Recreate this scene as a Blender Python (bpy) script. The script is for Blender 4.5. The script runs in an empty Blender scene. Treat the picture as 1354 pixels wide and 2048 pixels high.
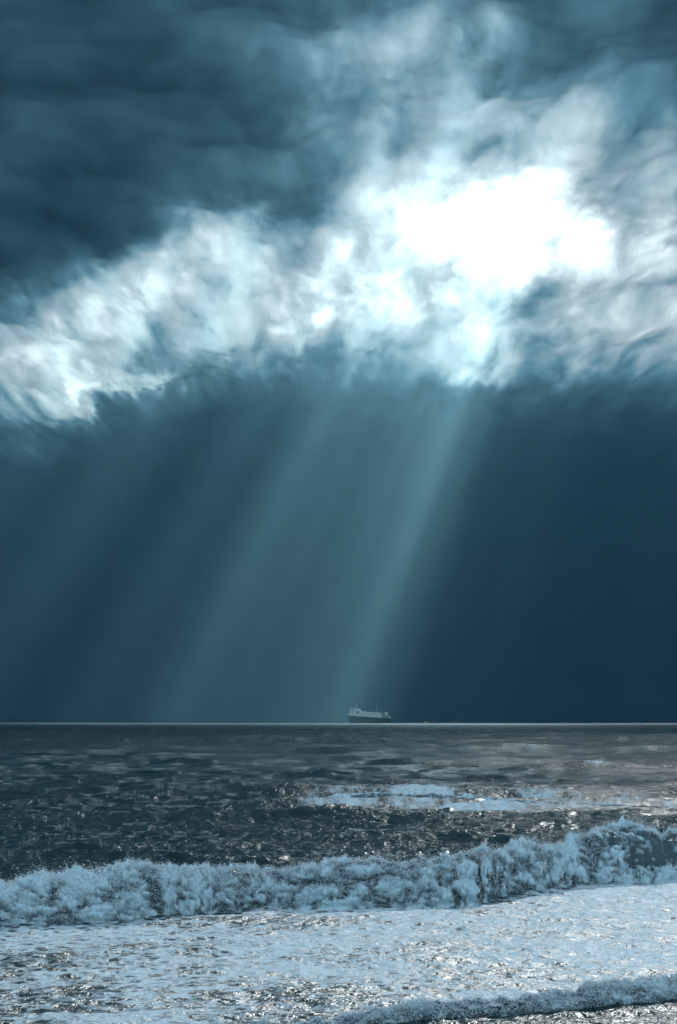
import bpy, math
import numpy as np
from mathutils import Vector

# ---------------------------------------------------------------- camera
scene = bpy.context.scene
F_PX, CX, CY, HOR = 5640.0, 677.0, 1024.0, 1443.0      # photograph pixels
CAM_H = 4.0
PITCH = math.atan((HOR - CY) / F_PX)
cam_data = bpy.data.cameras.new('camera')
cam_data.sensor_fit = 'VERTICAL'
cam_data.sensor_height = 36.0
cam_data.lens = 36.0 * F_PX / 2048.0
cam_data.clip_start = 0.5
cam_data.clip_end = 400000.0
cam = bpy.data.objects.new('camera', cam_data)
scene.collection.objects.link(cam)
cam.location = (0, 0, CAM_H)
cam.rotation_euler = (math.pi / 2 + PITCH, 0, 0)
scene.camera = cam
SP, CP = math.sin(PITCH), math.cos(PITCH)

def pix_dir(px, py):
    """direction (world) through a pixel of the photograph"""
    a, b = (px - CX) / F_PX, (CY - py) / F_PX
    return np.array([a, CP - b * SP, SP + b * CP])

def to_pix(x, y, z):
    """world point(s) -> pixel of the photograph"""
    dz = z - CAM_H
    d = y * CP + dz * SP
    u = -y * SP + dz * CP
    return CX + F_PX * x / d, CY - F_PX * u / d

# ---------------------------------------------------------------- sun and sky
SUN = pix_dir(1650, -1200)
SUN = SUN / np.linalg.norm(SUN)
SUN_EL = math.asin(SUN[2])
SUN_AZ = math.atan2(SUN[0], SUN[1])                    # from +Y towards +X
sun_data = bpy.data.lights.new('sun', 'SUN')
sun_data.energy = 2.5
sun_data.angle = math.radians(0.5)
sun_data.color = (0.97, 1.0, 0.98)
sun = bpy.data.objects.new('sun', sun_data)
scene.collection.objects.link(sun)
sun.location = (0, 0, 50)
sun.rotation_euler = Vector((-SUN[0], -SUN[1], -SUN[2])).to_track_quat('-Z', 'Y').to_euler()

world = bpy.data.worlds.new('World')
scene.world = world
world.use_nodes = True
nt = world.node_tree
nt.nodes.clear()
sky = nt.nodes.new('ShaderNodeTexSky')
sky.sky_type = 'NISHITA'
sky.sun_disc = False
sky.sun_elevation = SUN_EL
sky.sun_rotation = SUN_AZ
sky.dust_density = 0.4
sky.air_density = 1.0
bg = nt.nodes.new('ShaderNodeBackground')
bg.inputs['Strength'].default_value = 0.056
out = nt.nodes.new('ShaderNodeOutputWorld')
def wnode(kind, **kw):
    nd = nt.nodes.new(kind)
    for k, v in kw.items():
        setattr(nd, k, v)
    return nd
tint = wnode('ShaderNodeMix', data_type='RGBA', blend_type='MULTIPLY')
tint.inputs[0].default_value = 1.0
tint.inputs[7].default_value = (0.74, 0.97, 1.0, 1)
nt.links.new(sky.outputs[0], tint.inputs[6])
# fair-weather cloud scattered over the open sky, and open ocean below the horizon
coord = wnode('ShaderNodeTexCoord')
cn = wnode('ShaderNodeTexNoise')
cn.inputs['Scale'].default_value = 2.6
cn.inputs['Detail'].default_value = 6.0
nt.links.new(coord.outputs['Generated'], cn.inputs['Vector'])
cr = wnode('ShaderNodeMapRange', interpolation_type='SMOOTHSTEP')
for k, v in ((1, 0.34), (2, 0.62), (3, 0.0), (4, 0.62)):
    cr.inputs[k].default_value = v
nt.links.new(cn.outputs['Fac'], cr.inputs[0])
cm = wnode('ShaderNodeMix', data_type='RGBA')
cm.inputs[7].default_value = (5.0, 6.3, 7.1, 1)
nt.links.new(cr.outputs[0], cm.inputs[0])
nt.links.new(tint.outputs[2], cm.inputs[6])
sp = wnode('ShaderNodeSeparateXYZ')
nt.links.new(coord.outputs['Generated'], sp.inputs[0])
hz = wnode('ShaderNodeMapRange')
for k, v in ((1, -0.01), (2, 0.0), (3, 0.0), (4, 1.0)):
    hz.inputs[k].default_value = v
nt.links.new(sp.outputs['Z'], hz.inputs[0])
om = wnode('ShaderNodeMix', data_type='RGBA')
om.inputs[6].default_value = (0.02, 0.12, 0.2, 1)
nt.links.new(hz.outputs[0], om.inputs[0])
nt.links.new(cm.outputs[2], om.inputs[7])
nt.links.new(om.outputs[2], bg.inputs['Color'])
nt.links.new(bg.outputs[0], out.inputs['Surface'])

scene.view_settings.view_transform = 'Standard'
scene.view_settings.look = 'None'
scene.view_settings.gamma = 1.0
scene.view_settings.exposure = 2.0
cyc = scene.cycles
cyc.max_bounces = 6
cyc.diffuse_bounces = 3
cyc.glossy_bounces = 3
cyc.transmission_bounces = 3
cyc.volume_bounces = 1
cyc.transparent_max_bounces = 12
cyc.use_denoising = True
cyc.sample_clamp_indirect = 2.0
cyc.sample_clamp_direct = 2.0

# ---------------------------------------------------------------- helpers
COL = scene.collection

def link_mesh(name, verts, faces, mat=None, parent=None, smooth=True, attrs=None):
    """one mesh object from numpy arrays (faces: n x 3 or n x 4)"""
    me = bpy.data.meshes.new(name)
    verts = np.asarray(verts, dtype=np.float32)
    faces = np.asarray(faces, dtype=np.int32)
    n, k = faces.shape
    me.vertices.add(len(verts))
    me.vertices.foreach_set('co', verts.ravel())
    me.loops.add(n * k)
    me.loops.foreach_set('vertex_index', faces.ravel())
    me.polygons.add(n)
    me.polygons.foreach_set('loop_start', np.arange(0, n * k, k, dtype=np.int32))
    me.update(calc_edges=True)
    if smooth:
        me.polygons.foreach_set('use_smooth', np.ones(n, dtype=bool))
    for key, val in (attrs or {}).items():
        a = me.attributes.new(key, 'FLOAT', 'POINT')
        a.data.foreach_set('value', np.asarray(val, dtype=np.float32).ravel())
    if mat:
        me.materials.append(mat)
    ob = bpy.data.objects.new(name, me)
    COL.objects.link(ob)
    if parent:
        ob.parent = parent
    return ob

def grid_faces(nr, nc):
    i = np.arange(nr - 1)[:, None] * nc + np.arange(nc - 1)[None, :]
    i = i.ravel()
    return np.stack([i, i + 1, i + nc + 1, i + nc], axis=1)

_rs = np.random.RandomState(7)
_PERM = np.tile(_rs.permutation(4096), 2)
_GR = _rs.normal(size=(4096, 3))
_GR /= np.linalg.norm(_GR, axis=1)[:, None]

def noise3(x, y, z):
    """gradient noise, about -0.7..0.7"""
    x, y, z = np.broadcast_arrays(x, y, z)
    xi, yi, zi = np.floor(x).astype(np.int64), np.floor(y).astype(np.int64), np.floor(z).astype(np.int64)
    xf, yf, zf = x - xi, y - yi, z - zi
    u, v, w = (t * t * t * (t * (t * 6 - 15) + 10) for t in (xf, yf, zf))
    res = 0.0
    for dx in (0, 1):
        wx = u if dx else 1 - u
        px = _PERM[(xi + dx) & 4095]
        for dy in (0, 1):
            wy = v if dy else 1 - v
            pxy = _PERM[(px + yi + dy) & 4095]
            for dz in (0, 1):
                wz = w if dz else 1 - w
                g = _GR[_PERM[(pxy + zi + dz) & 4095]]
                res = res + wx * wy * wz * (g[..., 0] * (xf - dx) + g[..., 1] * (yf - dy) + g[..., 2] * (zf - dz))
    return res

def noise2(x, y, seed=0.0):
    return noise3(x, y, np.full_like(x, seed * 7.31 + 0.37))

def fbm(x, y, seed, octaves, gain=0.5, lac=2.03):
    s, a = 0.0, 1.0
    for o in range(octaves):
        s = s + a * noise2(x + 31.7 * o, y - 17.3 * o, seed + o)
        x, y, a = x * lac, y * lac, a * gain
    return s

def sstep(a, b, t):
    t = np.clip((t - a) / (b - a), 0, 1)
    return t * t * (3 - 2 * t)

class Nodes:
    """small helper round a material's node tree"""
    def __init__(self, name):
        self.mat = bpy.data.materials.new(name)
        self.mat.use_nodes = True
        self.t = self.mat.node_tree
        self.t.nodes.clear()
        self.out = self.t.nodes.new('ShaderNodeOutputMaterial')
    def n(self, kind, **kw):
        nd = self.t.nodes.new(kind)
        for k, v in kw.items():
            setattr(nd, k, v)
        return nd
    def put(self, nd, key, val):
        s = nd.inputs[key]
        if isinstance(val, bpy.types.NodeSocket):
            self.t.links.new(val, s)
        else:
            s.default_value = val
    def math(self, op, a, b=0.0, clamp=False):
        nd = self.n('ShaderNodeMath', operation=op, use_clamp=clamp)
        self.put(nd, 0, a); self.put(nd, 1, b)
        return nd.outputs[0]
    def attr(self, name):
        return self.n('ShaderNodeAttribute', attribute_name=name).outputs['Fac']
    def mix(self, fac, a, b):
        nd = self.n('ShaderNodeMix', data_type='RGBA')
        self.put(nd, 0, fac); self.put(nd, 6, a); self.put(nd, 7, b)
        return nd.outputs[2]
    def mapr(self, v, a, b, c, d, smooth=False):
        nd = self.n('ShaderNodeMapRange', interpolation_type='SMOOTHSTEP' if smooth else 'LINEAR')
        for i, q in enumerate((v, a, b, c, d)):
            self.put(nd, i, q)
        return nd.outputs[0]
    def noise(self, vec, scale, detail=4, rough=0.5, dist=0.0):
        nd = self.n('ShaderNodeTexNoise')
        self.put(nd, 'Vector', vec); self.put(nd, 'Scale', scale); self.put(nd, 'Detail', detail)
        self.put(nd, 'Roughness', rough); self.put(nd, 'Distortion', dist)
        return nd.outputs['Fac']
    def scaled(self, vec, s):
        nd = self.n('ShaderNodeMapping')
        self.put(nd, 'Vector', vec); nd.inputs['Scale'].default_value = s
        return nd.outputs[0]

# ---------------------------------------------------------------- cloud deck
# a broken storm-cloud layer about 2 km up: where it is thin it glows and lets shafts of sun through
CLOUD_H = 1400.0

def cloud_material():
    N = Nodes('storm_cloud')
    thin = N.attr('thin')
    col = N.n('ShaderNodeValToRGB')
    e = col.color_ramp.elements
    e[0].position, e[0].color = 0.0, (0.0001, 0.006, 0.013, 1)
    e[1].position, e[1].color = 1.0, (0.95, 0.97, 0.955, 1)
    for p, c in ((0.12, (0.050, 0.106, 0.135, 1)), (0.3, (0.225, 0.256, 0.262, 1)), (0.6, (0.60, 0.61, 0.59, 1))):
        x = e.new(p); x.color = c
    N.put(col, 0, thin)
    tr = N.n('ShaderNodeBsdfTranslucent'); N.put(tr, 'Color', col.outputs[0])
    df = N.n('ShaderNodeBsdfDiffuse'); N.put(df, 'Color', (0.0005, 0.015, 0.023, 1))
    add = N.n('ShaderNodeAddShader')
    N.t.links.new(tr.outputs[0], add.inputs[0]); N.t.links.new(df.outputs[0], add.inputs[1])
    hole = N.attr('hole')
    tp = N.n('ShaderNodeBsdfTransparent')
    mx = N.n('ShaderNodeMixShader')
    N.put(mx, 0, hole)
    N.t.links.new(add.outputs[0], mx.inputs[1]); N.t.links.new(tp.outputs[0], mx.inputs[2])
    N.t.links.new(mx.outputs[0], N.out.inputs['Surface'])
    return N.mat

# thin places of the deck: where the photograph shows them (pixel), half sizes, tilt, thinness
THIN = [
    (330, 640, 270, 85, -18, 0.36), (700, 590, 260, 95, -8, 0.34), (1080, 600, 280, 110, 0, 0.34), (60, 720, 150, 70, -20, 0.30),
    (900, 200, 260, 170, 10, 0.24), (1150, 300, 230, 120, 0, 0.22), (1000, 380, 320, 90, 0, 0.25), (640, 470, 160, 60, -20, 0.20),
    (1000, 440, 150, 62, -4, 1.4), (1130, 490, 95, 48, 10, 0.9), (880, 445, 90, 40, -25, 0.62), (1015, 535, 62, 34, 0, 0.7),
    (1085, 410, 80, 40, 0, 0.6), (740, 490, 70, 60, -40, 0.18), (800, 560, 60, 40, 0, 0.35),
    (1345, 430, 45, 70, 20, 0.75), (1290, 520, 70, 60, 20, 0.33),
    (250, 575, 150, 48, -28, 0.52), (220, 620, 50, 36, 0, 0.25), (420, 515, 150, 38, -14, 0.28), (430, 600, 60, 45, 0, 0.22),
    (520, 570, 70, 60, -10, 0.25), (590, 640, 170, 34, -16, 0.26), (670, 605, 80, 24, -12, 0.42), (700, 560, 60, 50, 0, 0.3),
    (155, 775, 44, 24, -32, 0.95), (255, 760, 60, 9, -8, 0.55), (165, 705, 110, 50, 0, 0.28), (60, 740, 80, 60, 0, 0.16),
    (960, 620, 40, 62, 15, 0.50), (1000, 690, 80, 36, 0, 0.28), (1160, 630, 95, 50, 0, 0.28), (1210, 690, 110, 34, 6, 0.30),
    (860, 610, 80, 60, 0, 0.34), (1120, 560, 40, 40, 0, 0.35), (1000, 735, 70, 18, 0, 0.2), (840, 700, 120, 60, 0, 0.12),
    (1400, 640, 120, 70, 0, 0.5), (1550, 560, 150, 80, 0, 0.6), (-150, 700, 120, 60, 0, 0.5), (1750, 640, 160, 60, 0, 0.5),
    (800, 100, 70, 40, -10, 0.25), (860, 190, 190, 110, 10, 0.06), (1060, 300, 120, 60, 0, 0.12),
    (930, 40, 160, 70, 0, 0.14), (1190, 260, 110, 60, 0, 0.16), (700, 220, 60, 80, 0, 0.12), (1180, 20, 90, 40, 0, 0.08),
    (120, 320, 200, 60, 0, 0.05), (300, 40, 400, 60, 0, 0.04), (640, 90, 260, 60, 0, 0.04),
    # denser tufts
    (595, 455, 30, 55, 8, -0.28), (1195, 415, 60, 46, 0, -0.45), (1050, 590, 66, 40, -20, -0.45), (1000, 600, 26, 24, 0, -0.2),
    (830, 520, 70, 24, 0, -0.25), (100, 660, 60, 30, 0, -0.12), (480, 590, 40, 40, 0, -0.2), (1060, 110, 46, 70, 20, -0.12),
    (780, 130, 40, 16, 0, -0.1), (360, 680, 90, 40, -20, -0.1), (270, 720, 70, 24, 0, -0.16), (1060, 680, 40, 30, 0, -0.2),
]

def build_clouds():
    nc = 760
    s = np.linspace(-1, 1, nc)
    # columns: x / y, dense inside the photograph's field of view, running far out to the sides
    t = 0.155 * s / 0.8 * (np.abs(s) < 0.8) + np.sign(s) * (0.155 + 4.0 * np.clip((np.abs(s) - 0.8) / 0.2, 0, 1) ** 2.2) * (np.abs(s) >= 0.8)
    # rows: distances, evenly spaced in elevation, then out past the horizon
    v = np.concatenate([np.geomspace(2.8, 0.53, 40), np.linspace(0.525, 0.42, 70), np.linspace(0.415, 0.275, 24), np.linspace(0.274, 0.105, 470), np.linspace(0.104, 0.018, 80), np.linspace(0.0165, 0.0104, 10)])
    nr = len(v)
    Y = (CLOUD_H / v)[:, None] * np.ones_like(t)[None, :]
    X = Y * t[None, :]
    R2 = Y ** 2 + X ** 2
    Z = CLOUD_H - np.minimum(R2, 135000.0 ** 2) / (2 * 6371000.0)
    px, py = to_pix(X, Y, CLOUD_H)
    # ragged edges: bend the layout with noise laid out on the deck (metres)
    a, b = X / (0.165 * CLOUD_H), 6.05 * np.log(Y)
    wx = fbm(a * 1.1, b * 1.1, 1, 5, 0.55) * 46 + fbm(a * 5, b * 5, 9, 4, 0.6) * 20
    wy = fbm(a * 1.1, b * 1.1, 2, 5, 0.55) * 40 + fbm(a * 5, b * 5, 11, 4, 0.6) * 16
    qx, qy = px + wx, py + wy
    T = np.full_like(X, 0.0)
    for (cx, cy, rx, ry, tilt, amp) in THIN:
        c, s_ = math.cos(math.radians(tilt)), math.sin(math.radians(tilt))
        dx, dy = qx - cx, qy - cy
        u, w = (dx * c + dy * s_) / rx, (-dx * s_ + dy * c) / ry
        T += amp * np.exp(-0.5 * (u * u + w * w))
    # the layer's own texture
    n1 = fbm(a * 0.9, b * 0.9, 21, 6, 0.5)
    n2 = fbm(a * 1.9 + n1 * 0.5, b * 1.9 + 0.5 * n1, 31, 7, 0.56)
    sab = lambda q, e: np.sqrt(q * q + e * e)
    n3 = 2.4 * sab(noise2(a * 1.8 + 0.6 * n1, b * 1.8 + 0.6 * n2, 41), 0.10) + 0.9 * sab(noise2(a * 4.3 + n2, b * 4.3, 42), 0.08)
    env = np.clip(T, 0, 1)
    soft = fbm(a * 0.8, b * 1.6, 25, 3, 0.45)
    T = 0.30 * T * (1 + 0.72 * n2 + 0.30 * (n3 - 0.75)) + (0.016 + 0.034 * np.clip(soft, -0.5, 1)) * (0.08 + 0.92 * sstep(960, 520, py))
    # outside the photograph the same broken layer goes on
    side = sstep(900, 1700, np.abs(px - CX)) * sstep(0.11, 0.16, CLOUD_H / Y)
    T += side * np.clip(fbm(a * 0.35, b * 0.5, 51, 5, 0.55) * 2.0 - 0.15, 0, 1)
    edge = sstep(1.5, 2.3, CLOUD_H / Y + 0.25 * n1)
    T += edge * 1.2
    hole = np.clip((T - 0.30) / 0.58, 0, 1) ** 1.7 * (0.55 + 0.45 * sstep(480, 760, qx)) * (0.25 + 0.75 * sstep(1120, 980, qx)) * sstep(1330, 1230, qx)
    # a weak general leak under the bright band
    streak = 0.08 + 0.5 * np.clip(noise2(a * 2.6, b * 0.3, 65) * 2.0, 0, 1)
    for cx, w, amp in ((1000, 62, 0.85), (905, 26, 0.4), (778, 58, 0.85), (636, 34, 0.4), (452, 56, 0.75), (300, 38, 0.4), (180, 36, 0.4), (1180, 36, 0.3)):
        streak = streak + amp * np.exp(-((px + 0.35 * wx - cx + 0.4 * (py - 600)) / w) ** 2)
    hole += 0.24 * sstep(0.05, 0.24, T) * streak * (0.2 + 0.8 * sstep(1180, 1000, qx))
    # unseen overhead: thinned to put sun on foam and sea, then ends
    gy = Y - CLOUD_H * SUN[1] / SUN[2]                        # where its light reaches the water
    added_sun_gap = 0.028 * sstep(900, 250, gy) + 0.16 * sstep(110, 10, gy)
    T = np.maximum(T, 0.5 * added_sun_gap)
    hole = np.clip(np.maximum(hole, added_sun_gap) + edge, 0, 1)
    T = np.clip(T, 0.0, 1.0)
    Z = Z + 50 * soft
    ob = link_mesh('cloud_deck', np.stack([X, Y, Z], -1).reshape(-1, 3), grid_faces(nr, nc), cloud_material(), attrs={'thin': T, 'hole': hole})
    ob['kind'] = 'structure'
    return ob

build_clouds()

# ---------------------------------------------------------------- haze under the clouds
HAZE_DENSITY = 1.9e-5
def build_haze():
    N = Nodes('sea_haze')
    pv = N.n('ShaderNodeVolumePrincipled')
    N.put(pv, 'Color', (0.40, 0.82, 1.0, 1)); N.put(pv, 'Density', HAZE_DENSITY); N.put(pv, 'Anisotropy', 0.74)
    N.t.links.new(pv.outputs[0], N.out.inputs['Volume'])
    x, y0, y1, z0, z1 = 45000, -3000, 48000, -6, 1100
    v = [(sx * x, y, z) for z in (z0, z1) for y in (y0, y1) for sx in (-1, 1)]
    f = [(0, 2, 3, 1), (4, 5, 7, 6), (0, 1, 5, 4), (2, 6, 7, 3), (0, 4, 6, 2), (1, 3, 7, 5)]
    ob = link_mesh('haze', v, f, N.mat, smooth=False)
    ob['kind'] = 'stuff'
build_haze()

# ---------------------------------------------------------------- sea
def ground_y(py):
    """distance of the sea surface seen at a photograph row"""
    return CAM_H * F_PX / (py - HOR)

def base_line(pts):
    """pixel polyline on the water -> arrays of world x and y"""
    px = np.array([p[0] for p in pts], float); py = np.array([p[1] for p in pts], float)
    y = ground_y(py)
    return y * (px - CX) / F_PX, y

def line_y(pts, x):
    lx, ly = base_line(pts)
    s0, s1 = (ly[1] - ly[0]) / (lx[1] - lx[0]), (ly[-1] - ly[-2]) / (lx[-1] - lx[-2])
    r = np.interp(x, lx, ly)
    r = np.where(x < lx[0], ly[0] + 0.5 * s0 * (x - lx[0]), r)
    return np.where(x > lx[-1], ly[-1] + 0.5 * s1 * (x - lx[-1]), r)

BREAK_BASE = [(-60, 1852), (0, 1850), (300, 1838), (430, 1822), (560, 1812), (700, 1812), (820, 1812), (950, 1802), (1010, 1790), (1160, 1774), (1354, 1760), (1420, 1756)]
SHORE_BASE = [(380, 2068), (600, 2058), (760, 2046), (900, 2030), (1100, 2016), (1250, 2003), (1354, 1994), (1420, 1988)]

_w = np.random.RandomState(11)
WAVES = []
for lam in np.geomspace(75.0, 20.0, 9):                       # open-water swell, only far out
    ang = -math.pi / 2 + 0.1 + _w.normal() * 0.3
    k = 2 * math.pi / lam
    WAVES.append((k * math.cos(ang), k * math.sin(ang), 0.0032 * lam, _w.rand() * 6.283, lam))
for lam in np.geomspace(15.0, 0.42, 74):
    spread = 0.24 if lam > 5 else (0.34 if lam > 1.5 else 0.55)
    ang = -math.pi / 2 + 0.16 + _w.normal() * spread          # running to the shore
    amp = 0.0120 * lam ** 0.55 * (0.6 + 0.8 * _w.rand())
    if lam > 9: amp *= 0.75
    k = 2 * math.pi / lam
    WAVES.append((k * math.cos(ang), k * math.sin(ang), amp, _w.rand() * 6.283, lam))

def swell_ridges(x, y):
    """the long shoaling crests the photograph shows in front of the breaker: (row, height, width)"""
    z = np.zeros_like(x)
    for i, (py, slope, h, wf, wb) in enumerate(((1588, -0.01, 0.42, 3.2, 7.5), (1648, 0.012, 0.40, 2.4, 6.5), (1536, -0.01, 0.5, 4.0, 9.0), (1510, 0.0, 0.6, 6.0, 12.0), (1490, 0.0, 0.6, 9.0, 16.0), (1474, 0.0, 0.7, 14.0, 26.0))):
        yc = ground_y(py)
        wob = yc * 0.055 * noise2(x / (yc * 0.05) + 5.1 * i, x * 0.0 + 2.2 * i, 60 + i)
        d = y - (yc + wob + slope * x * 8)
        hh = h * np.clip(0.7 + 0.7 * noise2(x / (yc * 0.045) + 9.7 * i, y * 0.01, 70 + i), 0.12, 1.3)
        z += hh * np.exp(-(d / np.where(d < 0, wf, wb)) ** 2)
    return z

def sea_waves(x, y, spacing, damp):
    dx = np.zeros_like(x); dy = np.zeros_like(x); z = np.zeros_like(x)
    for kx, ky, a, ph, lam in WAVES:
        w = a * np.clip(lam / (1.1 * spacing) - 0.6, 0, 1) * damp * (sstep(150, 420, y) if lam > 16 else 1.0)
        th = kx * x + ky * y + ph
        c, sn = np.cos(th), np.sin(th)
        k = math.hypot(kx, ky)
        z += w * c
        dx -= 0.9 * w * kx / k * sn
        dy -= 0.9 * w * ky / k * sn
    return dx, dy, z

def water_nodes(N, pos, foam, foam_bump):
    """dark sea water with foam laid over it by the coverage 'foam'"""
    wave = N.noise(N.scaled(pos, (1.0, 0.75, 1.0)), 0.55, 3, 0.6, 0.6)
    rip = N.noise(N.scaled(pos, (1.0, 0.7, 1.0)), 2.6, 4, 0.62, 0.5)
    fine = N.noise(pos, 11.0, 3, 0.6)
    h = N.math('ADD', N.math('MULTIPLY', wave, 0.16), N.math('ADD', N.math('MULTIPLY', rip, 0.14), N.math('MULTIPLY', fine, 0.02)))
    b = N.n('ShaderNodeBump'); N.put(b, 'Strength', 1.0); N.put(b, 'Distance', 1.0); N.put(b, 'Height', h)
    # far out only the wave faces turned to the viewer show: lean the averaged normal that way
    sep = N.n('ShaderNodeSeparateXYZ'); N.put(sep, 0, pos)
    far = N.mapr(sep.outputs['Y'], 80.0, 450.0, 0.0, 1.0)
    band = N.noise(N.scaled(pos, (0.30, 0.035, 0.0)), 1.0, 6, 0.68, 0.3)
    vfar = N.mapr(sep.outputs['Y'], 1500.0, 4000.0, 0.0, 1.0)
    lean = N.math('MULTIPLY', far, N.mapr(band, 0.25, 0.75, N.mapr(vfar, 0.0, 1.0, -0.04, -0.14), N.mapr(vfar, 0.0, 1.0, -0.40, -0.24)))
    band2 = N.noise(N.scaled(pos, (0.22, 0.03, 0.0)), 1.0, 4, 0.6)
    cmb = N.n('ShaderNodeCombineXYZ'); N.put(cmb, 1, lean); N.put(cmb, 0, N.math('MULTIPLY', far, N.mapr(band2, 0.2, 0.8, -0.22, 0.22)))
    ad = N.n('ShaderNodeVectorMath', operation='ADD'); N.t.links.new(b.outputs[0], ad.inputs[0]); N.t.links.new(cmb.outputs[0], ad.inputs[1])
    nm = N.n('ShaderNodeVectorMath', operation='NORMALIZE'); N.t.links.new(ad.outputs[0], nm.inputs[0])
    p = N.n('ShaderNodeBsdfPrincipled')
    N.put(p, 'Base Color', (0.001, 0.016, 0.019, 1)); N.put(p, 'Roughness', N.mapr(foam, 0.0, 0.6, 0.07, 0.40)); N.put(p, 'IOR', 1.333); N.put(p, 'Normal', nm.outputs[0])
    # waves hide part of one another's reflection: what is left is the dark water itself
    dk = N.n('ShaderNodeBsdfDiffuse'); N.put(dk, 'Color', (0.0005, 0.016, 0.019, 1))
    mk = N.n('ShaderNodeMixShader'); N.put(mk, 0, N.mapr(vfar, 0.0, 1.0, 0.38, 0.0))
    N.t.links.new(p.outputs[0], mk.inputs[1]); N.t.links.new(dk.outputs[0], mk.inputs[2])
    return mk.outputs[0]

def foam_shader(N, pos, col=(0.76, 0.86, 0.89, 1), scale=9.0, dist=0.05):
    n = N.noise(pos, scale, 6, 0.62)
    b = N.n('ShaderNodeBump'); N.put(b, 'Strength', 0.8); N.put(b, 'Distance', dist); N.put(b, 'Height', n)
    d = N.n('ShaderNodeBsdfDiffuse'); N.put(d, 'Color', col); N.put(d, 'Normal', b.outputs[0])
    t = N.n('ShaderNodeBsdfTranslucent'); N.put(t, 'Color', (0.62, 0.74, 0.80, 1)); N.put(t, 'Normal', b.outputs[0])
    m = N.n('ShaderNodeMixShader'); N.put(m, 0, 0.16)
    N.t.links.new(d.outputs[0], m.inputs[1]); N.t.links.new(t.outputs[0], m.inputs[2])
    return m.outputs[0]

def sea_material():
    N = Nodes('sea_water')
    pos = N.n('ShaderNodeNewGeometry').outputs['Position']
    foam = N.attr('foam')
    water = water_nodes(N, pos, foam, None)
    # lacy coverage: big holes, then small ones
    a = N.noise(N.scaled(pos, (1.0, 0.8, 1.0)), 1.5, 8, 0.68, 0.8)
    f = N.n('ShaderNodeTexVoronoi', feature='DISTANCE_TO_EDGE'); 
    warp = N.n('ShaderNodeVectorMath', operation='ADD')
    nz = N.n('ShaderNodeTexNoise'); N.put(nz, 'Vector', pos); N.put(nz, 'Scale', 2.2); N.put(nz, 'Detail', 3.0)
    sc = N.n('ShaderNodeVectorMath', operation='SCALE'); N.t.links.new(nz.outputs['Color'], sc.inputs[0]); sc.inputs['Scale'].default_value = 0.5
    N.t.links.new(pos, warp.inputs[0]); N.t.links.new(sc.outputs[0], warp.inputs[1])
    N.t.links.new(warp.outputs[0], f.inputs['Vector']); N.put(f, 'Scale', 3.2)
    lace = N.mapr(f.outputs['Distance'], 0.0, 0.32, 1.0, 0.0)
    v = N.math('ADD', N.math('MULTIPLY', a, 0.8), N.math('MULTIPLY', lace, 0.2))
    # further out the eye only sees the larger shreds
    big = N.noise(N.scaled(pos, (1.1, 0.24, 0.0)), 1.0, 7, 0.70, 0.5)
    sy = N.n('ShaderNodeSeparateXYZ'); N.put(sy, 0, pos)
    farw = N.mapr(sy.outputs['Y'], 75.0, 120.0, 0.0, 0.75)
    v = N.math('ADD', N.math('MULTIPLY', v, N.math('SUBTRACT', 1.0, farw)), N.math('MULTIPLY', big, farw))
    thr = N.mapr(foam, 0.0, 1.0, 0.82, 0.22)
    cov = N.mapr(N.math('SUBTRACT', v, thr), -0.09, 0.15, 0.0, 1.0, smooth=True)
    cov = N.math('MULTIPLY', cov, N.mapr(foam, 0.02, 0.12, 0.0, 1.0))
    cov = N.math('MULTIPLY', cov, N.mapr(N.noise(N.scaled(pos, (1.0, 0.7, 1.0)), 4.5, 6, 0.7), 0.3, 0.62, 0.45, 1.0))
    white = foam_shader(N, pos, scale=7.0, dist=0.10)
    m = N.n('ShaderNodeMixShader'); N.put(m, 0, cov)
    N.t.links.new(water, m.inputs[1]); N.t.links.new(white, m.inputs[2])
    N.t.links.new(m.outputs[0], N.out.inputs['Surface'])
    return N.mat

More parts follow.
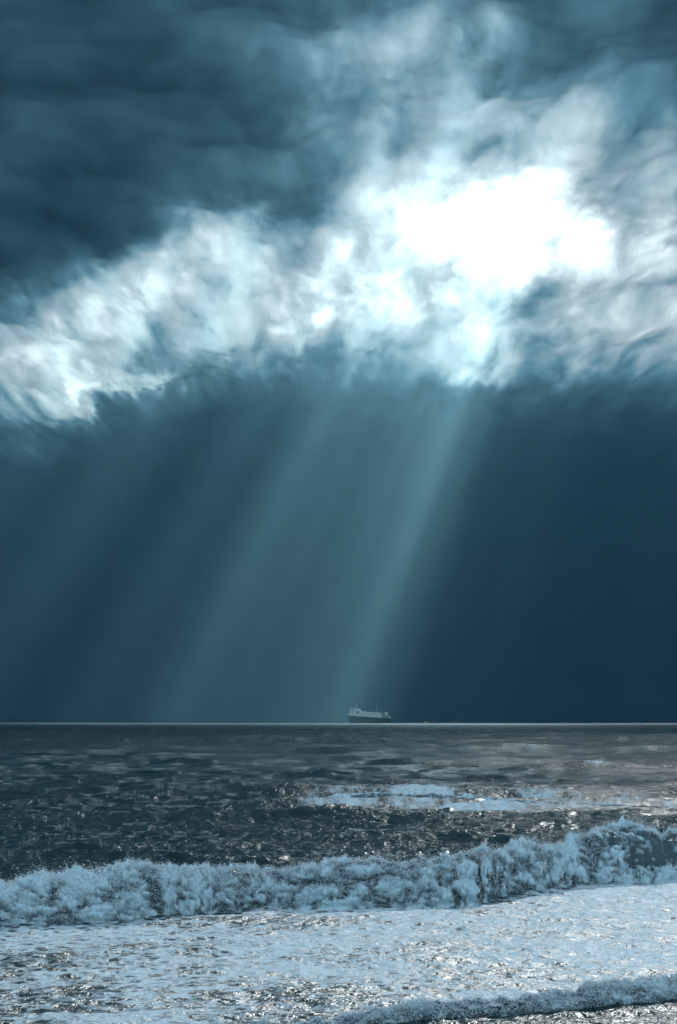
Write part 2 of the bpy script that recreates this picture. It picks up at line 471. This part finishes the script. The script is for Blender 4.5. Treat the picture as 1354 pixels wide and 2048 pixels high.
def build_sea():
    d = np.concatenate([np.geomspace(3200, 660, 24)[:-1], np.arange(660, 8, -0.85), np.geomspace(8, 0.51, 46)])
    tt = np.concatenate([-np.geomspace(0.9, 0.146, 24)[:-1], np.linspace(-0.145, 0.145, 600), np.geomspace(0.146, 0.9, 24)[1:]])
    y0 = (CAM_H * F_PX / d)
    Y = y0[:, None] * np.ones_like(tt)[None, :]
    X = Y * tt[None, :]
    spacing = np.maximum(np.gradient(y0)[:, None], Y * 0.0005) * 0.55 + 0.02
    brk = line_y(BREAK_BASE, X)
    inshore = sstep(2.0, -1.0, Y - brk)                      # 1 on the shore side of the breaker
    damp = (1 - 0.78 * inshore) * (1 - 0.55 * sstep(16, 3, Y - brk) * (1 - inshore)) * (0.8 + 0.5 * sstep(80, 300, Y))
    dx, dy, z = sea_waves(X, Y, spacing, damp)
    rid = swell_ridges(X, Y)
    z = z + rid
    # swash relief under the foam sheet
    z += inshore * (0.05 * fbm(X * 0.9, Y * 0.6, 80, 4, 0.5) + 0.028 * fbm(X * 4, Y * 3, 84, 3, 0.5))
    # the trough ahead of the breaker and the rise behind it
    q = Y - brk
    z += 0.22 * np.exp(-((q - 6.0) / 5.0) ** 2) * (1 - inshore)
    # foam coverage
    px, py = to_pix(X, Y, 0.0)
    shore = line_y(SHORE_BASE, X)
    n1 = fbm(X * 0.35, Y * 0.22, 90, 4, 0.55)
    foam = inshore * (0.60 + 0.30 * n1)
    film = sstep(0.25, -0.15, Y - shore)
    foam = foam * (1 - film) + film * 0.30
    right = sstep(300, 900, px)
    foam += inshore * 0.10 * right * sstep(1940, 1800, py) - inshore * 0.10 * sstep(1900, 2000, py)
    # the spilled whitecap in the middle distance
    def patch(cx, cy, rx, ry, amp, tilt=0.0):
        u = (px - cx) / rx; w = (py - cy - tilt * (px - cx)) / ry
        return amp * np.exp(-(u * u) ** 1.5 - (w * w) ** 1.2)
    nn = 0.75 + 0.9 * fbm(X * 0.30, Y * 0.06, 95, 4, 0.55)
    pt = patch(760, 1592, 170, 17, 1.0) + patch(1010, 1600, 240, 22, 0.85) + patch(1300, 1612, 160, 16, 0.62) + patch(640, 1606, 110, 12, 0.55) + patch(900, 1618, 260, 10, 0.6)
    pt += patch(60, 1608, 90, 7, 0.45) + patch(180, 1600, 70, 6, 0.42) + patch(320, 1600, 60, 6, 0.38) + patch(980, 1530, 160, 12, 0.34) + patch(1250, 1545, 140, 14, 0.30) + patch(500, 1530, 40, 6, 0.4) + patch(1330, 1640, 60, 8, 0.4)
    foam += (1 - inshore) * 0.74 * np.clip(pt, 0, 1.0) * nn
    # small whitecaps on the steepest crests further out
    crest = sstep(0.32, 0.6, z - 0.25 * rid) * sstep(85, 140, Y)
    caps = np.clip(fbm(X * 0.16, Y * 0.03, 99, 4, 0.6) * 1.8 - 0.12, 0, 1)
    foam += (1 - inshore) * 0.55 * crest * caps
    foam += 0.30 * sstep(1.2, 0.2, np.abs(q - 3.0) / 2.2) * (1 - inshore) * (0.5 + n1)
    foam = np.clip(foam, 0, 1)
    ob = link_mesh('sea', np.stack([X + dx, Y + dy, z], -1).reshape(-1, 3), grid_faces(len(d), len(tt)), sea_material(), attrs={'foam': foam})
    ob['kind'] = 'structure'
    return ob

build_sea()

# ---------------------------------------------------------------- beach under the camera
def build_beach():
    N = Nodes('wet_sand')
    pos = N.n('ShaderNodeNewGeometry').outputs['Position']
    p = N.n('ShaderNodeBsdfPrincipled')
    N.put(p, 'Base Color', N.mix(N.noise(pos, 3.0, 6, 0.6), (0.10, 0.085, 0.065, 1), (0.17, 0.14, 0.105, 1))); N.put(p, 'Roughness', 0.55)
    N.t.links.new(p.outputs[0], N.out.inputs['Surface'])
    ys = np.concatenate([np.linspace(32, -10, 30), np.linspace(-20, -2000, 12)])
    xs = np.linspace(-900, 900, 61)
    X, Y = np.meshgrid(xs, ys)
    Z = np.clip((27.0 - Y) * 0.085, -0.6, 2.4) + 0.06 * noise2(X * 0.3, Y * 0.3, 3)
    ob = link_mesh('beach', np.stack([X, Y, Z], -1).reshape(-1, 3), grid_faces(len(ys), len(xs)), N.mat)
    ob['kind'] = 'structure'
build_beach()

# ---------------------------------------------------------------- breaking waves
def breaker_material():
    N = Nodes('breaking_foam')
    pos = N.n('ShaderNodeNewGeometry').outputs['Position']
    foam = N.attr('foam')
    water = water_nodes(N, pos, foam, None)
    white = foam_shader(N, pos, col=(0.64, 0.80, 0.86, 1), scale=16.0, dist=0.035)
    n = N.noise(N.scaled(pos, (0.62, 0.8, 1.35)), 2.0, 8, 0.66, 0.5)
    cov = N.mapr(N.math('ADD', foam, N.math('MULTIPLY', N.math('SUBTRACT', n, 0.5), 1.9)), 0.15, 0.78, 0.10, 1.0, smooth=True)
    m = N.n('ShaderNodeMixShader'); N.put(m, 0, cov)
    N.t.links.new(water, m.inputs[1]); N.t.links.new(white, m.inputs[2])
    N.t.links.new(m.outputs[0], N.out.inputs['Surface'])
    return N.mat

def spray_material():
    N = Nodes('sea_spray')
    d = N.n('ShaderNodeBsdfDiffuse'); N.put(d, 'Color', (0.82, 0.87, 0.90, 1))
    t = N.n('ShaderNodeBsdfTranslucent'); N.put(t, 'Color', (0.8, 0.87, 0.90, 1))
    m = N.n('ShaderNodeMixShader'); N.put(m, 0, 0.4)
    N.t.links.new(d.outputs[0], m.inputs[1]); N.t.links.new(t.outputs[0], m.inputs[2])
    N.t.links.new(m.outputs[0], N.out.inputs['Surface'])
    return N.mat

def billow(x, y, z, seed):
    return 2.4 * np.abs(noise3(x + seed, y - seed * 1.7, z + seed * 0.3))

PROFILE = np.array([(-0.10, -0.10), (0.0, 0.02), (0.02, 0.16), (0.10, 0.36), (0.26, 0.58), (0.48, 0.80), (0.78, 0.96), (1.10, 1.0), (1.5, 0.93), (2.1, 0.72), (3.0, 0.40), (4.2, 0.14), (5.2, -0.08)])

def build_breaker(name, label, base, height_px, x_range, ncol, nprof, rough, seed, n_spray, intact=None, bias=0.47):
    xs = np.linspace(x_range[0], x_range[1], ncol)
    yb = line_y(base, xs)
    hx = np.array([p[0] for p in height_px], float); hp = np.array([p[1] for p in height_px], float)
    pxs = CX + F_PX * xs / yb
    H = np.interp(pxs, hx, hp) / F_PX * yb * 0.92
    H = H * (1 + 0.42 * fbm(xs * 0.5, xs * 0, seed, 4, 0.6))
    yb = yb + 0.35 * fbm(xs * 0.6, xs * 0, seed + 3, 4, 0.55)
    # resample the profile evenly along its front
    seg = np.hypot(*np.diff(PROFILE, axis=0).T); seg[9:] *= 0.35
    cl = np.concatenate([[0], np.cumsum(seg)])
    u = np.linspace(0, cl[-1], nprof)
    py_, pz_ = np.interp(u, cl, PROFILE[:, 0]), np.interp(u, cl, PROFILE[:, 1])
    for _ in range(6):
        py_[1:-1] = 0.25 * py_[:-2] + 0.5 * py_[1:-1] + 0.25 * py_[2:]
        pz_[1:-1] = 0.25 * pz_[:-2] + 0.5 * pz_[1:-1] + 0.25 * pz_[2:]
    ty, tz = np.gradient(py_), np.gradient(pz_)
    L = np.hypot(ty, tz); ny, nz = -tz / L, ty / L
    X = np.repeat(xs[:, None], nprof, 1)
    Y = yb[:, None] + H[:, None] * py_[None, :]
    Z = H[:, None] * pz_[None, :]
    front = sstep(0.0, 0.15, pz_)[None, :] * sstep(3.2, 1.2, py_)[None, :]
    b1 = billow(X * 1.15 + 0.5 * Z, Y * 1.1, Z * 2.6, seed + 0.1)
    b2 = billow(X * 3.0 + 0.8 * Z, Y * 3.0, Z * 6.0 + 0.5 * b1, seed + 7.7)
    b3 = billow(X * 8.5, Y * 8, Z * 12 + 0.5 * b2, seed + 15.2)
    b4 = noise3(X * 27, Y * 22, Z * 27 + seed)
    disp = rough * front * (0.24 * (b1 - 0.25) * (1 - 0.35 * sstep(0.7, 1.0, pz_)[None, :]) + 0.12 * (b2 - 0.3) + 0.08 * (b3 - 0.3) + 0.03 * b4)
    calm = np.zeros_like(X)
    if intact:
        calm = sstep(intact[0], intact[1], pxs + 60 * noise2(xs * 1.3, xs * 0, seed))[:, None] * sstep(0.30, 0.45, pz_ + 0 * py_)[None, :] * sstep(0.98, 0.90, pz_)[None, :] * (py_ < 1.1)[None, :]
        calm = np.clip(calm * (0.75 + 1.4 * noise3(X * 0.9, Z * 2.2, Y * 0.5)), 0, 1)
        disp = disp * (1 - 0.75 * calm)
    X = X + 0.35 * disp * noise3(X * 3, Y * 3, Z * 3)
    Y = Y + disp * ny[None, :]
    Z = Z + disp * nz[None, :]
    cav = (b1 * 0.5 + b2 * 0.5 + 0.25 * b3) / 1.25
    foam = bias + 1.0 * (cav - 0.35) + 0.35 * fbm(X * 0.45, Y * 0.3, seed + 40, 3) - 0.55 * calm * (0.7 + 0.8 * noise3(X * 3.5, Z * 0.8, Y * 0.4)) + 0.25 * fbm(X * 0.5, Z * 1.5, seed + 20, 3)
    foam = foam - 0.55 * sstep(1.3, 2.6, py_)[None, :]
    ob = link_mesh(name, np.stack([X, Y, Z], -1).reshape(-1, 3), grid_faces(ncol, nprof), BREAK_MAT, attrs={'foam': np.clip(foam, 0, 1)})
    ob['label'] = label; ob['category'] = 'wave'; ob['group'] = 'waves breaking on the sea'
    # spray: droplets and shreds of foam thrown off the tumbling front
    rs = np.random.RandomState(int(seed * 10) + 5)
    j = np.where((pz_ > 0.03) & (py_ < 1.6))[0]
    ci = rs.randint(0, ncol, n_spray); ri = j[(rs.rand(n_spray) ** 0.8 * len(j)).astype(int)]
    top = sstep(0.5, 1.0, pz_[ri])
    clump = np.clip(0.3 + 1.8 * noise2(xs[ci] * 1.6, pz_[ri] * 3, seed + 31), 0, 1)
    off = rs.exponential(1.0, n_spray) * (0.020 + 0.06 * top * clump) * H[ci] 
    off = np.where(calm[ci, ri] > 0.25, -0.2, off)
    P = np.stack([X[ci, ri] + rs.normal(size=n_spray) * 0.02, Y[ci, ri] + ny[ri] * off, Z[ci, ri] + nz[ri] * off + 0.3 * off * top], 1)
    size = np.clip(rs.lognormal(math.log(0.0075), 0.45, n_spray), 0.003, 0.022) * (0.9 + 0.2 * rs.rand(n_spray))
    size /= (1 + 3 * np.abs(off) / 0.3)
    tet = np.array([(1, 1, 1), (-1, -1, 1), (-1, 1, -1), (1, -1, -1)], float) / 1.3
    rot = rs.normal(size=(n_spray, 3, 3)); rot, _ = np.linalg.qr(rot)
    V = (np.einsum('kj,nij->nki', tet, rot) * size[:, None, None] + P[:, None, :]).reshape(-1, 3)
    fb = np.array([(0, 1, 2), (0, 3, 1), (0, 2, 3), (1, 3, 2)])
    Fc = (np.arange(n_spray)[:, None, None] * 4 + fb[None]).reshape(-1, 3)
    sp = link_mesh('spray', V, Fc, SPRAY_MAT, parent=ob, smooth=False)
    sp['kind'] = 'stuff'
    return ob

BREAK_MAT = breaker_material()
SPRAY_MAT = spray_material()
build_breaker('breaking_wave', 'long tumbling white breaker rolling across the whole width in front of the dark sea',
              BREAK_BASE, [(-80, 98), (0, 96), (300, 104), (430, 92), (560, 84), (700, 90), (950, 96), (1100, 96), (1200, 106), (1354, 108), (1450, 105)],
              (-9.0, 11.5), 1150, 130, 1.0, 2.0, 105000, intact=(1170, 1270))
build_breaker('breaking_wave', 'low dark foamy shore break at the bottom right edge of the water',
              SHORE_BASE, [(380, 8), (600, 18), (800, 30), (1000, 34), (1200, 38), (1354, 42), (1450, 40)],
              (-2.2, 6.5), 800, 80, 0.55, 5.0, 26000, bias=0.24)
build_breaker('breaking_wave', 'distant whitecap spilling on the dark sea behind the main breaker',
              [(440, 1604), (560, 1605), (700, 1602), (900, 1604), (1100, 1608), (1354, 1614), (1440, 1616)],
              [(500, 1), (580, 6), (680, 15), (760, 20), (850, 15), (930, 18), (1000, 9), (1080, 5), (1180, 2), (1440, 1)],
              (-4.6, 18.0), 900, 60, 0.5, 9.0, 12000, bias=0.34)

# ---------------------------------------------------------------- the ship on the horizon
def paint(name, col, rough=0.5, noise_amt=0.12, spec=0.3):
    N = Nodes(name)
    pos = N.n('ShaderNodeTexCoord').outputs['Object']
    p = N.n('ShaderNodeBsdfPrincipled')
    dark = tuple(c * (1 - noise_amt * 2) for c in col[:3]) + (1,)
    N.put(p, 'Base Color', N.mix(N.noise(pos, 0.35, 5, 0.6), dark, tuple(col[:3]) + (1,))); N.put(p, 'Roughness', rough); N.put(p, 'Specular IOR Level', spec)
    N.t.links.new(p.outputs[0], N.out.inputs['Surface'])
    return N.mat

def prism(name, profile, x0, x1, mat, parent):
    """side profile (length, height) given thickness across from x0 to x1 (local y)"""
    n = len(profile)
    v = [(p[0], x0, p[1]) for p in profile] + [(p[0], x1, p[1]) for p in profile]
    f = [tuple(range(n)), tuple(reversed(range(n, 2 * n)))] + [(i, i + n, (i + 1) % n + n, (i + 1) % n) for i in range(n)]
    me = bpy.data.meshes.new(name)
    me.from_pydata(v, [], f)
    me.update()
    me.materials.append(mat)
    ob = bpy.data.objects.new(name, me)
    COL.objects.link(ob)
    ob.parent = parent
    return ob

def box(name, a, b, mat, parent):
    return prism(name, [(a[0], a[2]), (b[0], a[2]), (b[0], b[2]), (a[0], b[2])], a[1], b[1], mat, parent)

def tube(name, p, q, r, mat, parent, r2=None, n=10):
    p, q = Vector(p), Vector(q)
    ax = (q - p).normalized()
    s = ax.cross(Vector((0.3, 1, 0.2))).normalized(); t = ax.cross(s)
    r2 = r if r2 is None else r2
    v = []
    for c, rr in ((p, r), (q, r2)):
        v += [tuple(c + (s * math.cos(2 * math.pi * i / n) + t * math.sin(2 * math.pi * i / n)) * rr) for i in range(n)]
    f = [(i, (i + 1) % n, (i + 1) % n + n, i + n) for i in range(n)] + [tuple(reversed(range(n))), tuple(range(n, 2 * n))]
    me = bpy.data.meshes.new(name); me.from_pydata(v, [], f); me.update(); me.materials.append(mat)
    ob = bpy.data.objects.new(name, me); COL.objects.link(ob); ob.parent = parent
    return ob

def build_ship():
    D = 7130.0
    m = D / F_PX / (1354 / 140.0)                       # metres for one pixel of the enlarged view
    def S(u, v):                                        # enlarged view -> along the hull, height
        return ((u - 660) * m, (462 - v) * m + CAM_H)
    root = bpy.data.objects.new('cargo_ship', None)
    COL.objects.link(root)
    root.location = (D * (738.3 - CX) / F_PX, D, 0)
    root.rotation_euler = (0, 0, math.radians(0))
    root['label'] = 'small dark hulled cargo ship with pale upper decks on the horizon'
    root['category'] = 'ship'
    blue = paint('hull_blue', (0.0015, 0.010, 0.018), 0.8, spec=0.02)
    white = paint('ship_white', (0.84, 0.86, 0.85), 0.5)
    grey = paint('ship_grey', (0.28, 0.31, 0.32), 0.6)
    black = paint('ship_black', (0.015, 0.017, 0.02), 0.5)
    glass = paint('ship_glass', (0.02, 0.03, 0.04), 0.15)
    # hull: lofted from bow to stern
    sta = [(243, 0.02, 330), (262, 0.18, 338), (300, 0.48, 345), (360, 0.80, 352), (450, 1.0, 362), (660, 1.0, 375), (880, 1.0, 392), (1000, 0.96, 400), (1078, 0.88, 402)]
    B = 10.0
    def loft(name, rows, mat):
        v, f = [], []
        k = len(rows[0])
        for r in rows: v += r
        for i in range(len(rows) - 1):
            for j in range(k - 1):
                a = i * k + j
                f.append((a, a + 1, a + k + 1, a + k))
        f.append(tuple(range(k))); f.append(tuple(reversed(range((len(rows) - 1) * k, len(rows) * k))))
        for i in range(len(rows) - 1):
            f.append((i * k, (i + 1) * k, (i + 1) * k + k - 1, i * k + k - 1))
        me = bpy.data.meshes.new(name); me.from_pydata(v, [], f); me.update(); me.materials.append(mat)
        ob = bpy.data.objects.new(name, me); COL.objects.link(ob); ob.parent = root
        return ob
    rows = []
    for (u, w, v) in sta:
        x, z = S(u, v)
        rake = max(0.0, (300 - u)) * m                  # the stem leans forward
        row = []
        for (fy, fz) in ((-1, 1), (-0.98, 0.6), (-0.90, 0.25), (-0.75, 0.0), (-0.2, -0.15), (0.2, -0.15), (0.75, 0.0), (0.90, 0.25), (0.98, 0.6), (1, 1)):
            zz = -4.0 + (z + 4.0) * (fz + 0.15) / 1.15
            row.append((x + rake * 0.9 * (1 - max(fz, 0)), fy * w * B, zz))
        rows.append(row)
    hull = loft('hull', rows, blue)
    # pale upper hull with its sloping lower edge
    rows = []
    tops = [(241, 312), (262, 312), (300, 300), (360, 290), (450, 288), (660, 284), (880, 290), (900, 330), (905, 392)]
    for u, vt in tops:
        x, zt = S(u, vt)
        w = np.interp(u, [a[0] for a in sta], [a[1] for a in sta]); vb = np.interp(u, [a[0] for a in sta], [a[2] for a in sta])
        zb = S(u, vb)[1] + 0.01
        rows.append([(x, -w * B * 0.995, zb), (x, -w * B * 0.995, zt), (x, w * B * 0.995, zt), (x, w * B * 0.995, zb)])
    upper = loft('upper_deck_house', rows, white)
    for k, u in enumerate(range(470, 880, 44)):
        a, b = S(u, 318), S(u + 20, 330)
        box('vent_opening', (a[0], -B * 0.995 - 0.12, b[1]), (b[0], -B * 0.9, a[1]), grey, root)
    # wheelhouse block
    a = [S(285, 300), S(285, 215), S(398, 212), S(402, 206), S(470, 210), S(508, 236), S(512, 262), S(600, 266), S(602, 286)]
    house = prism('wheelhouse', [a[0]] + a[1:] + [S(602, 300)], -8.6, 8.6, white, root)
    for k in range(7):
        p, q = S(292 + k * 15, 226), S(302 + k * 15, 236)
        box('window', (p[0], -8.75, q[1]), (q[0], -8.5, p[1]), glass, house)
    for k in range(6):
        p, q = S(292 + k * 15, 256), S(299 + k * 15, 264)
        box('porthole', (p[0], -8.75, q[1]), (q[0], -8.5, p[1]), glass, house)
    p, q = S(422, 266), S(455, 306)
    box('side_door', (p[0], -10.2, q[1]), (q[0], -8.4, p[1]), black, root)
    for z in (244, 272):
        p, q = S(283, z), S(402, z + 4)
        box('deck_edge', (p[0], -9.3, q[1]), (q[0], 9.3, p[1]), grey, house)
    # masts
    mast = tube('foremast', (*S(412, 208)[:1], 0, S(412, 212)[1]), (S(412, 118)[0], 0, S(412, 118)[1]), 0.55, white, root, 0.25)
    p, q = S(398, 152), S(436, 146)
    box('radar', (p[0], -0.3, p[1] - 0.5), (q[0], 0.3, p[1] + 0.3), white, mast)
    p, q = S(414, 128), S(424, 148)
    tube('stay', (p[0], 0, p[1]), (q[0], 0, q[1]), 0.18, white, mast)
    mm = tube('mainmast', (S(796, 284)[0], 0, S(796, 290)[1]), (S(796, 150)[0], 0, S(796, 150)[1]), 0.8, white, root, 0.4)
    p, q = S(786, 262), S(808, 270)
    box('mast_platform', (p[0], -1.2, q[1]), (q[0], 1.2, p[1]), grey, mm)
    # lifeboat, deck gear, aft house and funnel
    c = S(643, 290)
    v, f = [], []
    for i in range(9):
        th = math.pi * i / 8
        for j in range(12):
            ph = 2 * math.pi * j / 12
            v.append((c[0] + 3.0 * math.cos(th), -10.4 + 1.6 * math.sin(th) * math.cos(ph), c[1] + 1.7 * math.sin(th) * math.sin(ph)))
    for i in range(8):
        for j in range(12):
            f.append((i * 12 + j, i * 12 + (j + 1) % 12, (i + 1) * 12 + (j + 1) % 12, (i + 1) * 12 + j))
    me = bpy.data.meshes.new('lifeboat'); me.from_pydata(v, [], f); me.update()
    me.materials.append(paint('lifeboat_white', (0.85, 0.85, 0.82), 0.3))
    ob = bpy.data.objects.new('lifeboat', me); COL.objects.link(ob); ob.parent = root
    for u in (540, 580, 690, 730, 845, 865):
        p, q = S(u, 276), S(u + 14, 288)
        box('deck_hatch', (p[0], -4, q[1]), (q[0], 4, p[1]), grey, root)
    prism('aft_house', [S(906, 396), S(906, 300), S(925, 292), S(955, 292), S(955, 350), S(1035, 352), S(1035, 398)], -8.0, 8.0, grey, root)
    prism('crane', [S(908, 300), S(908, 272), S(950, 242), S(956, 246), S(916, 276), S(916, 300)], -1.0, 1.0, grey, root)
    fn = prism('funnel', [S(962, 352), S(962, 262), S(1018, 290), S(1018, 352)], -2.6, 2.6, white, root)
    prism('funnel_cap', [S(956, 264), S(966, 244), S(1004, 244), S(1008, 282)], -2.7, 2.7, black, fn)
    prism('stern_ramp', [S(1040, 402), S(1034, 338), S(1042, 336), S(1058, 378), S(1080, 384), S(1080, 402)], -7.5, 7.5, white, root)
    for i in range(10):
        p = S(915 + 17 * i, 398)
        if p[0] > S(1036, 0)[0]: break
        tube('rail_post', (p[0], -9.3, p[1] - 0.3), (p[0], -9.3, p[1] + 1.6), 0.09, white, root, n=6)
    p, q = S(908, 386), S(1036, 388)
    tube('handrail', (p[0], -9.3, p[1]), (q[0], -9.3, q[1]), 0.1, white, root, n=6)
build_ship()
